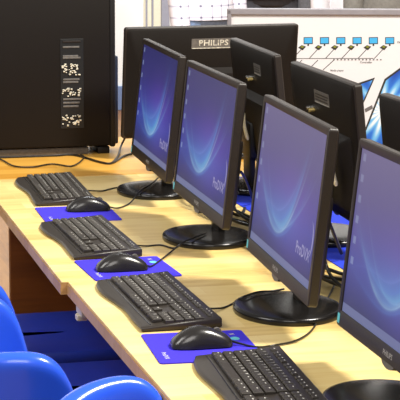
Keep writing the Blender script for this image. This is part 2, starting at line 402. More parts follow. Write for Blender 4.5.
for o_, yy, zz in ((b2, -.015, .258), (b3, -.085, .252), (b4, -.085, .252)):
    mb = MB().use(SILV).tube([TP(Vector((.022, yy, zz))), TP(Vector((.040, yy, zz)))], .0065, 12)
    mb.use(GOLD).tube([TP(Vector((.022, yy+.014, zz-.004))), TP(Vector((.038, yy+.014, zz-.004)))], .0050, 12)
    mb.build('plug', None, o_, smooth=40)
back_sticker(b4, -.055, .075, .270, .302, .0235)
PLATE = mat('pale_letters', (.62, .59, .5, 1), .3, metal=0, noise=.5, nscale=90)
vt = MB().use(DGREY).box(.0225, .0245, -.072, .072, .278, .310, T=TP).use(SILV)
vt.use(PLATE).mesh_in(TXT['PHILIPS'], lambda c: TP(Vector((.0252, c.x*.031, .2955 + c.y*.025))))
vt.box(.0245, .0255, -.070, .070, .2790, .2812, T=TP)
vt.build('name_plate', None, b1)

GLINTM = mat('pale_glint', srgb(236, 222, 180), .3, noise=.1, nscale=60)  # pale strips modelled in place of bright glints behind the back monitors
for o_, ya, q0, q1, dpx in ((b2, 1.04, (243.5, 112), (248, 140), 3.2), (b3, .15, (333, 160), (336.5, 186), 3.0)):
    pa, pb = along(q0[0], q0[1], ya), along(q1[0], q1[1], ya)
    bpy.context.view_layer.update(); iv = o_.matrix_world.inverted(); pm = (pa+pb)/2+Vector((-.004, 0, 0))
    MB().tube([iv @ p for p in smoothpath([pa, pm, pb], 4)], [.003]+[.0055]*7+[.003], 8).build('glint_strip', GLINTM, o_, smooth=60)['label'] = 'pale strip shaped as a glint'
# ------------------------------------------------------------------ tall black housing
HX, HY = .449, 1.90
HT = thing('equipment_housing', 'tall black equipment housing with a column of bright ports, standing at far left', 'equipment', (0, 0, DESK))
MB().box(-.02, HX-.02, HY, HY+.20, .028, .56, bev=.008).build('shell', BACK, HT, smooth=35)
EDG = mat('blue_black_side', srgb(34, 42, 60), .35, noise=.1)
MB().box(HX-.02, HX, HY+.012, HY+.19, .022, .57, bev=.007).build('side_frame', BLK, HT, smooth=35)
MB().box(HX, HX+.012, HY+.03, HY+.17, .03, along(114, 56, HY+.03).z-DESK, bev=.004).build('side_cover', EDG, HT, smooth=35)
MB().box(.05, .36, HY+.02, HY+.17, 0, .024, bev=.004).build('foot', DGREY, HT, smooth=35)
MB().box(.39, .43, HY+.02, HY+.17, 0, .024, bev=.004).build('foot', BLK, HT, smooth=35)
p0, p1 = along(60, 39, HY), along(84, 128, HY)
px0, px1, pz1, pz0 = p0.x, p1.x, p0.z-DESK, p1.z-DESK
PDK = mat('port_recess', (.006, .006, .006, 1), .5)
pp = MB().box(px0, px1, HY-.002, HY+.004, pz0, pz1, bev=.001).build('port_column', PDK, HT)
def portblock(f0, f1, n, M, seed, u0=.06, u1=.85, nm='port'):
    rr = random.Random(seed); mb = MB().use(M)
    zt, zb = pz1-(pz1-pz0)*f0, pz1-(pz1-pz0)*f1
    for k in range(n):
        u = px0+(px1-px0)*rr.uniform(u0, u1); z = rr.uniform(zb, zt)
        s = rr.uniform(.0018, .0036); mb.box(u-s, u+s, HY-.006, HY-.002, z-s*.7, z+s*.7, bev=.001)
    return mb.build(nm, None, pp)
BRT = mat('bright_connector', (.80, .76, .62, 1), .3, metal=.3, noise=.2)
portblock(.28, .40, 40, BRT, 1); portblock(.55, .65, 32, BRT, 2); portblock(.85, .97, 34, BRT, 3)
for k, f in enumerate((.02, .08, .18, .20, .44, .47, .66, .70, .74)):
    z = pz1-(pz1-pz0)*f; mb = MB(); mb.box(px0+.008, px1-.010-.004*(k % 3), HY-.004, HY-.002, z-.006, z, bev=.001).build('slot_cover', DGREY if k != 0 else BEZ, pp)
for pts, lab in (([(-12, 155), (20, 153), (48, 150), (75, 155), (100, 162), (112, 163), (124, 156), (133, 152)], 'black cable lying along the foot of the tall black housing'),
                 ([(-10, 156), (2, 160), (14, 166), (32, 167), (52, 164), (72, 166), (84, 158), (80, 154)], 'thin black looped cable on amber desk before the tall housing'),
                 ([(112, 163), (118, 156), (121, 146), (126, 136)], 'thin cable rising between the tall housing and the wide far monitor')):
    P = [ondesk(a, b, .004) for a, b in pts]
    if 'rising' in lab:
        P = [ondesk(a, b, .004) if k < 2 else along(a, b, 1.98) for k, (a, b) in enumerate(pts)]
    else: P = [Vector((p.x, min(p.y, HY-.012), p.z)) for p in P]
    tag(MB().tube(smoothpath(P), .0035 if 'looped' not in lab else .0026, 6).build('cable', CABLE, smooth=60), lab, 'cable')

# ------------------------------------------------------------------ keyboards
KWD, KL = .160, .450
def front_edge(v):      # x of the user-side edge along the length (v = 0 at far/left end, 1 at near/right end)
    return -.011*math.exp(-((v-.22)/.2)**2) + .004*math.exp(-((v-.62)/.16)**2) + .006*math.exp(-(v/.05)**2)
KEYMESH = []
def key_meshes():
    """one mesh per key: dished cap with its white legend; positions in keyboard space"""
    u = .0188; X0 = .126; rows = []
    def add(y, x, wy, wx, ch):
        mb = MB().use(KEYM); z0, z1 = .0145, .0215 + (x-.05)*.03; b = .0018
        def rr(iy, ix, z): return [(x-wx/2+ix, y+wy/2-iy, z), (x-wx/2+ix, y-wy/2+iy, z), (x+wx/2-ix, y-wy/2+iy, z), (x+wx/2-ix, y+wy/2-iy, z)]
        mb.loft([rr(.0007, .0007, z0), rr(.0012, .0010, z1-.0018), rr(.0028, .0024, z1)])
        mb.use(LEG)
        if ch in TXT:
            s = .0085; mb.mesh_in(TXT[ch], lambda c: Vector((x+.0030+c.y*s, y-c.x*s+.001, z1+.0003)))
        elif ch: mb.box(x+.0010, x+.0030, y-.0022, y+.0030, z1, z1+.0003)
        KEYMESH.append(mb)
    ytop = -.020
    # function row
    y = ytop
    for k, g in enumerate([1]+[0]*15):
        pass
    fx = X0 + .014
    ys = [ytop-u*.5] + [ytop-u*(2.0+i) for i in range(4)] + [ytop-u*(6.5+i) for i in range(4)] + [ytop-u*(11+i) for i in range(4)] + [ytop-u*(15.4+i) for i in range(3)]
    for y in ys: add(y, fx, u*.92, .0125, '-')
    for k, y in enumerate([ytop-u*(18.7+i) for i in range(4)]): add(y, fx, u*.9, .009, '')
    def row(i, spec):
        x = X0 - .010 - .0204*i; y = ytop
        for wd, ch in spec:
            if ch is not None: add(y-u*wd/2, x, u*wd*.97 if wd < 1.2 else u*wd-.0008, .0194, ch)
            y -= u*wd
    row(0, [(1, '-')]+[(1, c) for c in '1234567890']+[(1, '-'), (1, '-'), (2, '-')]+[(.4, None)]+[(1, '-')]*3+[(.3, None)]+[(1, '-')]*4)
    row(1, [(1.5, '-')]+[(1, c) for c in 'QWERTYUIOP']+[(1, '-'), (1, '-'), (1.5, '-')]+[(.4, None)]+[(1, '-')]*3+[(.3, None)]+[(1, c) for c in '789']+[(1, '-')])
    row(2, [(1.75, '-')]+[(1, c) for c in 'ASDFGHJKL']+[(1, '-'), (1, '-'), (2.25, '-')]+[(3.7, None)]+[(1, c) for c in '456']+[(1, '')])
    row(3, [(2.25, '-')]+[(1, c) for c in 'ZXCVBNM']+[(1, '-')]*3+[(2.75, '-')]+[(1.4, None), (1, '-'), (1.3, None)]+[(1, c) for c in '123']+[(1, '-')])
    row(4, [(1.25, '-')]*3+[(6.25, '')]+[(1.25, '-')]*4+[(.4, None)]+[(1, '-')]*3+[(.3, None)]+[(2, '0'), (1, '-')])
key_meshes()
def make_keyboard(label, group):
    t = thing('keyboard', label, 'keyboard', (0, 0, 0), 0, group)
    n = 40
    def outline(ix, z):
        L_ = [(front_edge(k/n)+ix-.004, -KL*k/n*(1-2*ix/KL)-ix, z(0)) for k in range(n+1)]
        Rr = [(KWD-ix, -KL*(1-k/n)*(1-2*ix/KL)-ix, z(1)) for k in range(n+1)]
        return L_+Rr
    zt = lambda f: .0105 if f == 0 else .0225
    MB().loft([outline(.002, lambda f: .0015), outline(0, lambda f: .004), outline(0, lambda f: zt(f)-.004), outline(.002, lambda f: zt(f)-.001), outline(.005, zt)]).build('body', KBODY, t, smooth=40)
    # recessed well line between the palm rest and keys
    MB().box(.016, .0185, -KL+.012, -.012, .0118, .0128, bev=.0003).build('palm_ridge', GLOSS, t)
    led = MB().use(LEG)
    for k in range(3): led.box(.148, .150, -.372-.018*k-.006, -.372-.018*k, .0218, .0226)
    led.build('indicator_lights', None, t)
    for sy in (-.03, -KL+.03): MB().box(.02, .035, sy-.01, sy+.01, 0, .004, bev=.001).build('rubber_foot', CABLE, t)
    return t
KGRP = 'keyboards on the desks'
keyobs = []
KP = [(.050, 1.442, -.039), (-.003, .713, .008), (0, 0, 0), (.047, -.678, -.075)]
KLAB = ['black keyboard farthest from the camera, nearest the tall black housing', 'black keyboard lying between the farthest and the middle mouse pad',
        'black keyboard on the near desk, just beyond the nearest mouse', 'black keyboard cut off by the bottom edge, nearest the camera']
k0 = make_keyboard(KLAB[0], KGRP)
ks = []
for mb in KEYMESH: ks.append(mb)
allkeys = ks
single = allkeys[:0]
# the hundred largest keys as parts of their own, the few tiny ones left as one part
small = list(range(17, 21)); rest = []
order = [i for i in range(len(allkeys)) if i not in small]
extra = order[100:] if len(order) > 100 else []
bmx = MB().use(KEYM)
for i, mb in enumerate(allkeys):
    if i in small or i in extra:
        me = bpy.data.meshes.new('tmp'); mb.bm.to_mesh(me); mb.bm.free()
        off = len(bmx.bm.verts); vs = [bmx.bm.verts.new(v.co) for v in me.vertices]
        for p in me.polygons:
            bmx.use(KEYM if p.material_index == 0 else LEG); bmx._f([vs[q] for q in p.vertices])
        bpy.data.meshes.remove(me)
    else: mb.build('key', None, k0)
ex = bmx.build('small_keys', None, k0); ex['kind'] = 'stuff'
KEYB = [k0] + [dup(k0, KLAB[i], (0, 0, 0), 0) for i in (1, 2, 3)]
for o, (x, y, r) in zip(KEYB, KP): o.location = (x, y, DESK+.0003); o.rotation_euler.z = r
KEYB[1].location.z = DESK+.0003
# keyboard cables (each a part of its keyboard), given in desk coordinates
def cable_part(parent, P, r=.0022):
    bpy.context.view_layer.update()
    inv = parent.matrix_world.inverted()
    return MB().tube([inv @ Vector(p) for p in smoothpath(P)], r, 6).build('cable', CABLE, parent, smooth=60)
def kpt(i, a, b, z=.012):
    x, y, r = KP[i]; c, s = math.cos(r), math.sin(r); return Vector((x+a*c-b*s, y+a*s+b*c, DESK+z))
cable_part(KEYB[0], [kpt(0, .158, -.28)] + [ondesk(a, b, .0030) for a, b in ((101, 191), (110, 189), (118, 187.5), (128, 187))])
cable_part(KEYB[1], [kpt(1, .158, -.36)] + [ondesk(a, b, .0030) for a, b in ((146, 246), (160, 245), (172, 248), (184, 246))][:3] + [ondesk(176, 247.5, .003), ondesk(180, 246, .019)])
cable_part(KEYB[2], [kpt(2, .158, -.33)] + [ondesk(a, b, .0030) for a, b in ((222, 308), (232, 304))] + [ondesk(a, b, .021) for a, b in ((243, 297), (258, 292), (272, 291), (284, 289))])
# ------------------------------------------------------------------ mouse pads and mice
def make_pad(label, w, h):
    t = thing('mouse_pad', label, 'mouse pad', (0, 0, 0), 0, 'blue mouse pads')
    pts = []
    for (cx, cy, a0) in ((w-.008, -.008, 0), (.008, -.008, 90), (.008, -h+.008, 180), (w-.008, -h+.008, 270)):
        for k in range(6): a = R(a0+18*k); pts.append((cx+.008*math.cos(a), cy+.008*math.sin(a)))
    MB().prism(pts, 0, .0024).build('mat', PADM, t)
    MB().mesh_in(TXT['ProDVX'], lambda c: Vector((.019+c.y*.012, -h+.052-c.x*.0135, .0027))).build('print', LEG, t)
    mb = MB().use(LEG).mesh_in(TXT['N'], lambda c: Vector((w-.026+c.y*.016, -.032-c.x*.015, .0027)))
    mb.use(TEAL).poly([(w-.026+.009*math.cos(2*math.pi*k/16), -.066+.013*math.sin(2*math.pi*k/16), .0027) for k in range(16)]); mb.build('logo_print', None, t)
    return t
PADS = [((.022, .966), .222, -.03, 'blue mouse pad beyond the second farthest keyboard, under the farthest mouse'),
        ((-.006, .250), .222, .0, 'blue mouse pad under the middle mouse, on the joint of two desks'),
        ((-.010, -.470), .222, .0, 'blue mouse pad under the mouse nearest the camera')]
pad0 = make_pad(PADS[0][3], .200, .222); pads = [pad0]+[dup(pad0, p[3], (0, 0, 0), 0) for p in PADS[1:]]
for o, p in zip(pads, PADS): o.location = (p[0][0], p[0][1], DESK+.0003); o.rotation_euler.z = p[2]
pads[2].rotation_euler.z = R(-3.5); pads[1].rotation_euler.z = R(2)
def make_mouse(label):
    t = thing('mouse', label, 'mouse', (0, 0, 0), 0, 'black computer mice')
    # long axis x, 0 (palm end) .. .118 (buttons)
    prof = [(0.0, .004, .016), (.006, .014, .0235), (.018, .0245, .0275), (.036, .0345, .0305), (.055, .0385, .0305), (.075, .0345, .0285), (.094, .0265, .0285), (.108, .0185, .027), (.115, .012, .022), (.118, .006, .014)]
    rings = []
    for x, hgt, wd in prof:
        r = []
        for k in range(20):
            a = 2*math.pi*k/20; c, s = math.cos(a), math.sin(a)
            yy = wd*math.copysign(abs(c)**.75, c); z = hgt*(abs(s)**.8) if s > 0 else 0
            if s <= 0: yy *= .92
            r.append((x, yy, .002+z))
        rings.append(r)
    MB().loft(rings).build('shell', MOUSE, t, smooth=60)
    # button split and wheel
    def top(x):
        for (a, b) in zip(prof, prof[1:]):
            if a[0] <= x <= b[0]: return .002 + a[1]+(b[1]-a[1])*(x-a[0])/(b[0]-a[0])
    MB().loft([[(x, -.0005, top(x)-.001), (x, .0005, top(x)-.001), (x, .0005, top(x)+.0003), (x, -.0005, top(x)+.0003)] for x in (.062, .07, .08, .092, .104, .112)]).build('button_split', CABLE, t)
    MB().tube([(.090, -.004, top(.09)-.004), (.090, .004, top(.09)-.004)], .0085, 16).build('scroll_wheel', DGREY, t, smooth=40)
    MB().box(.01, .1, -.02, .02, 0, .003, bev=.001).build('glide_foot', CABLE, t)
    return t
MP = [(.096, .893, -.02), (.022, .128, -.03), (.022, -.585, -.04)]
MLAB = ['black mouse farthest from the camera, on the far blue pad', 'black mouse on the middle blue pad, just beyond the near desk', 'black mouse nearest the camera, beside the cut-off keyboard']
mm0 = make_mouse(MLAB[0]); mice = [mm0]+[dup(mm0, MLAB[i], (0, 0, 0), 0) for i in (1, 2)]
for o, (x, y, r) in zip(mice, MP): o.location = (x, y, DESK+.0029); o.rotation_euler.z = r
def mpt(i): x, y, r = MP[i]; return Vector((x+.117*math.cos(r), y+.117*math.sin(r), DESK+.010))
cable_part(mice[0], [mpt(0)] + [ondesk(a, b, .0045) for a, b in ((118, 208), (130, 203))] + [ondesk(a, b, .022) for a, b in ((140, 191), (150, 185), (158, 178))])
cable_part(mice[1], [mpt(1)] + [ondesk(a, b, .0045) for a, b in ((152, 266), (162, 259), (172, 251))] + [ondesk(a, b, .022) for a, b in ((182, 243), (194, 238), (206, 233))])
cable_part(mice[2], [mpt(2)] + [ondesk(a, b, .0035) for a, b in ((256, 347), (276, 345), (295, 341), (309, 333), (317, 322), (322, 310), (328, 298), (336, 282))])

# ------------------------------------------------------------------ tangle behind the monitors
TG = 'black cables behind the front monitors'
rr = random.Random(5)
for k, (cx, cy) in enumerate(((.47, .18), (.50, .10), (.46, .30), (.47, .86), (.50, .80), (.46, .95), (.48, -.15), (.5, 1.3), (.47, .70), (.49, .62), (.46, .76), (.49, .04), (.47, -.04))):
    P = [(cx+.12, cy+.25, DESK+.02), (cx+.05, cy+.16+rr.uniform(-.03, .03), DESK+.10+rr.uniform(0, .05)), (cx+rr.uniform(-.02, .03), cy+.05, DESK+.06+rr.uniform(0, .08)), (cx-.01, cy-.06, DESK+.02+rr.uniform(0, .03)), (cx+.05, cy-.15, DESK+.006), (cx+.10, cy-.05, DESK+.006)]
    tag(MB().tube(smoothpath(P), .0042, 6).build('cable', CABLE, smooth=60), 'black cable drooping onto the blue cloth behind the front monitors', 'cable', TG)

# ------------------------------------------------------------------ display board with the network diagram
YB = 3.3
ax = rt0.copy(); nb = Vector((-math.sin(YAW), -math.cos(YAW), 0))         # board axis and its normal toward us
b0 = along(228, 11, YB)
def bp(px, py):                    # a point on the board face
    d = fw + rt*((px-200)/CF) - upv*((py-200)/CF)
    q = CP + d*((b0-CP).dot(nb)/d.dot(nb)); return ((q-b0).dot(ax), q.z-DESK)
BO = thing('display_board', 'white display board in grey frame printed with a network diagram and screens', 'board', (b0.x, b0.y, 0), math.atan2(ax.y, ax.x))
# board space: x along, y = -towards us... local -y faces the camera
BW = bp(445, 10)[0]; zt = bp(300, 9.5)[1]; zb = -.28
BWHT = mat('board_white', (.83, .83, .86, 1), .55, noise=.01); FRM = mat('board_frame', srgb(150, 146, 152), .4, noise=.06)
MB().box(0, BW, 0, .02, DESK+zb, DESK+zt).build('panel', BWHT, BO)
f = .022
MB().box(-.003, BW+.003, -.012, .024, DESK+zt-f, DESK+zt+.004, bev=.004).build('frame_rail', FRM, BO)
MB().box(-.003, BW+.003, -.012, .024, DESK+zb-.004, DESK+zb+f, bev=.004).build('frame_rail', FRM, BO)
MB().box(-.003, .014, -.012, .024, DESK+zb, DESK+zt, bev=.004).build('frame_post', FRM, BO)
MB().box(BW-.014, BW+.003, -.012, .024, DESK+zb, DESK+zt, bev=.004).build('frame_post', FRM, BO)
for lx in (.1, BW-.1): MB().box(lx-.02, lx+.02, .022, .05, 0, DESK+zt-.1, bev=.004).box(lx-.02, lx+.02, -.25, .3, 0, .03, bev=.004).build('leg', FRM, BO)
INK = mat('ink_grey', srgb(110, 106, 106), .6); INKB = mat('ink_black', srgb(46, 44, 40), .6); CYAN = mat('ink_cyan', srgb(66, 180, 240), .6, noise=.05); OLIVE = mat('ink_olive', srgb(130, 134, 40), .6)
LY = [-.0008]
def bpoly(mb, pts, lay): 
    v = [bp(*p) for p in pts]; mb.poly([(a, -.0006*lay, DESK+z) for a, z in v]); return mb
def bline(mb, a, b, w, lay):
    dx, dy = b[0]-a[0], b[1]-a[1]; l = math.hypot(dx, dy); nx, ny = -dy/l*w/2, dx/l*w/2
    return bpoly(mb, [(a[0]+nx, a[1]+ny), (b[0]+nx, b[1]+ny), (b[0]-nx, b[1]-ny), (a[0]-nx, a[1]-ny)], lay)
for k in range(8):
    cx = 275.6+16.3*k+ (0 if k else 0)
    mb = MB().use(INKB); bpoly(mb, [(cx-4.6, 37.2), (cx+4.6, 37.0), (cx+4.6, 44.0), (cx-4.6, 44.2)], 1)
    bpoly(mb, [(cx-.8, 44), (cx+.8, 44), (cx+.8, 46), (cx-.8, 46)], 1)
    mb.use(CYAN); bpoly(mb, [(cx-3.9, 37.9), (cx+3.9, 37.7), (cx+3.9, 43.2), (cx-3.9, 43.4)], 2); mb.build('screen_icon', None, BO)
    sx = cx-6
    mb = MB().use(INKB); bpoly(mb, [(sx-4, 47.6), (sx-.5, 45), (sx+3.8, 46.6), (sx+.5, 50.2)], 2); mb.use(OLIVE); bpoly(mb, [(sx-2, 47), (sx-.3, 45.6), (sx+2.2, 46.6), (sx+.4, 48)], 3); mb.build('switch_icon', None, BO)
    mb = MB().use(INKB); bline(mb, (sx-1, 49.5), (sx-9.5, 58.6), .7, 1); mb.build('connecting_line', None, BO)
mb = MB().use(INK); bline(mb, (262, 58.6), (373.5, 58.3), .6, 2); mb.build('connecting_line', None, BO)
for a, b in (((318, 60), (309, 69)), ((334, 60), (323, 70)), ((302, 60), (293, 69))):
    mb = MB().use(INKB); bline(mb, a, b, .7, 1); mb.build('connecting_line', None, BO)
mb = MB().use(INK)
for k in range(14): cx = 334+3.6*k; bpoly(mb, [(cx-.7, 59.0), (cx+.7, 59.0), (cx+.7, 60.2), (cx-.7, 60.2)], 3)
mb.build('dotted_line', None, BO)
def btext(w, px, py, s):
    a, z = bp(px, py); MB().use(INK).mesh_in(TXT[w], lambda c: Vector((a+c.x*s, -.0012, DESK+z+c.y*s))).build('caption', None, BO)
btext('Controller', 366, 62.3, .0115); btext('Media player', 337, 70.5, .0105); btext('network', 404, 42, .016)
# printed pictures of tilted screens
def burst_material():
    M = bpy.data.materials.new('printed_burst'); M.use_nodes = True; nt = M.node_tree; L = nt.links.new; b = nt.nodes['Principled BSDF']; b.inputs['Roughness'].default_value = .5
    c = bp(383, 111)
    tc = nt.nodes.new('ShaderNodeTexCoord'); mp = nt.nodes.new('ShaderNodeMapping'); mp.inputs['Location'].default_value = (-c[0], 0, -(c[1]+DESK)); L(tc.outputs['Object'], mp.inputs['Vector'])
    sp = nt.nodes.new('ShaderNodeSeparateXYZ'); L(mp.outputs[0], sp.inputs[0])
    at = nt.nodes.new('ShaderNodeMath'); at.operation = 'ARCTAN2'; L(sp.outputs[2], at.inputs[0]); L(sp.outputs[0], at.inputs[1])
    le = nt.nodes.new('ShaderNodeVectorMath'); le.operation = 'LENGTH'; L(mp.outputs[0], le.inputs[0])
    m0 = nt.nodes.new('ShaderNodeMath'); m0.operation = 'MULTIPLY_ADD'; m0.inputs[1].default_value = 8; L(le.outputs['Value'], m0.inputs[0])
    at8 = nt.nodes.new('ShaderNodeMath'); at8.operation = 'MULTIPLY'; at8.inputs[1].default_value = 15; L(at.outputs[0], at8.inputs[0]); L(at8.outputs[0], m0.inputs[2])
    sn = nt.nodes.new('ShaderNodeMath'); sn.operation = 'SINE'; L(m0.outputs[0], sn.inputs[0])
    fa = nt.nodes.new('ShaderNodeMath'); fa.operation = 'MULTIPLY_ADD'; fa.inputs[1].default_value = .15; L(sn.outputs[0], fa.inputs[0])
    rd = nt.nodes.new('ShaderNodeMath'); rd.operation = 'MULTIPLY_ADD'; rd.inputs[1].default_value = 4.6; rd.inputs[2].default_value = .10; L(le.outputs['Value'], rd.inputs[0]); L(rd.outputs[0], fa.inputs[2])
    rp = nt.nodes.new('ShaderNodeValToRGB'); L(fa.outputs[0], rp.inputs[0]); e = rp.color_ramp.elements
    e[0].position = .26; e[0].color = srgb(240, 250, 255); e[1].position = 1; e[1].color = srgb(30, 70, 175); k = e.new(.48); k.color = srgb(120, 195, 245); k = e.new(.7); k.color = srgb(48, 120, 220)
    L(rp.outputs[0], b.inputs['Base Color']); return M
BURST = burst_material()
mb = MB().use(INKB); bpoly(mb, [(408, 62), (384.5, 79), (356, 152), (420, 175), (440, 62)], 1); mb.use(BURST); bpoly(mb, [(408, 64), (386, 80.5), (358.5, 150), (420, 172), (440, 64)], 2); mb.build('printed_screen', None, BO)
mb = MB().use(INKB); bpoly(mb, [(340, 89), (375, 77.5), (349, 136), (330, 136)], 1); mb.use(BURST); bpoly(mb, [(342, 91), (372.5, 80), (349.5, 131), (332, 131)], 2); mb.build('printed_screen', None, BO)
mb = MB().use(INK); bpoly(mb, [(364.5, 109), (372, 105), (373, 108.5), (365.5, 112.5)], 1); mb.build('printed_block', None, BO)

# ------------------------------------------------------------------ blue chairs
def make_chair(label):
    t = thing('tub_chair', label, 'chair', (0, 0, 0), 0, 'blue tub chairs along the desks')
    # origin on the floor below the seat centre; chair faces +x. shell wraps round the back
    n, mrow = 30, 9
    P = []
    for i in range(n+1):
        ph = R(-108+216*i/n); c, s = math.cos(ph), math.sin(ph)
        d_ = abs(math.degrees(ph)); e = max(0, (d_-66)/44); topz = .47+.315*max(0, 1-e**4.5)**.5 - .10*math.exp(-(d_/38)**2)
        col = []
        for j in range(mrow+1):
            v = j/mrow; z = .43+(topz-.43)*v
            fl = .82+.18*math.sin(min(1, (z-.43)/.25)*math.pi/2)+.05*((z-.43)/.33)**3
            col.append((-.17-.215*fl*c, .235*fl*s, z))
        P.append(col)
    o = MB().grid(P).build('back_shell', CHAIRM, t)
    sd = o.modifiers.new('Solid', 'SOLIDIFY'); sd.thickness = .05; sd.offset = 0
    sb = o.modifiers.new('Round', 'SUBSURF'); sb.levels = 1; sb.render_levels = 2
    o.data.polygons.foreach_set('use_smooth', [True]*len(o.data.polygons))
    # seat: thick rounded pad
    def rr(inx, z, k=5):
        pts = []; x0, x1, w, r = -.33+inx, .33-inx, .225-inx, .07
        for (cx, cy, a0) in ((x1-r, w-r, 0), (x0+r*1.6, w-r*1.6, 90), (x0+r*1.6, -w+r*1.6, 180), (x1-r, -w+r, 270)):
            q = r if cx > 0 else r*1.6
            for i in range(k+1): a = R(a0+90*i/k); pts.append((cx+q*math.cos(a), cy+q*math.sin(a), z))
        return pts
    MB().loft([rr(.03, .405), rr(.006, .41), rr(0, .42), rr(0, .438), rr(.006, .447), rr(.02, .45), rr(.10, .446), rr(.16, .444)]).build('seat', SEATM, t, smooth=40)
    for sx, sy in ((.2, .17), (.2, -.17), (-.25, .17), (-.25, -.17)):
        MB().tube([(sx*.85, sy*.85, .408), (sx*1.05, sy*1.15, .0)], .012, 10).build('leg', CHROME, t, smooth=40)
    return t
CH = [(-.10, .80, 'blue plastic tub chair with only its shaded seat showing, farthest under the desk'), (-.06, .255, 'blue plastic tub chair whose seat shows behind the glossy armrest at lower left'),
      (-.063, -.41, 'glossy blue plastic tub chair with curved back and arm at lower left'), (.080, -1.10, 'blue plastic tub chair peeking up at the bottom edge beside the near desk')]
c0 = make_chair(CH[0][2])
for i, (x, y, lab) in enumerate(CH):
    o = c0 if i == 0 else dup(c0, lab, (0, 0, 0), 0)
    o.location = (x, y, 0); o.rotation_euler.z = R((0, 0, 2, 0)[i])

# ------------------------------------------------------------------ people behind the board
SKIN = mat('skin', srgb(214, 160, 130), .5, noise=.05, nscale=20)
EYEM = mat('eye_dark', (.02, .015, .012, 1), .2); LIPM = mat('lips', srgb(170, 95, 85), .5)
HAIR = mat('hair_brown', srgb(60, 42, 30), .6, noise=.3, nscale=60)
def skin_mesh(name, verts, edges, radii, M, parent, root=0, sub=2):
    me = bpy.data.meshes.new(name); me.from_pydata(verts, edges, []); me.materials.append(M)
    o = bpy.data.objects.new(name, me); COL.objects.link(o); o.parent = parent
    sk = o.modifiers.new('Skin', 'SKIN'); sk.use_smooth_shade = True
    if not me.skin_vertices: me.skin_vertices.new()
    for i, r in enumerate(radii):
        q = me.skin_vertices[0].data[i]; q.radius = r if isinstance(r, tuple) else (r, r); q.use_root = (i == root)
    s = o.modifiers.new('Sub', 'SUBSURF'); s.levels = 1; s.render_levels = sub
    return o
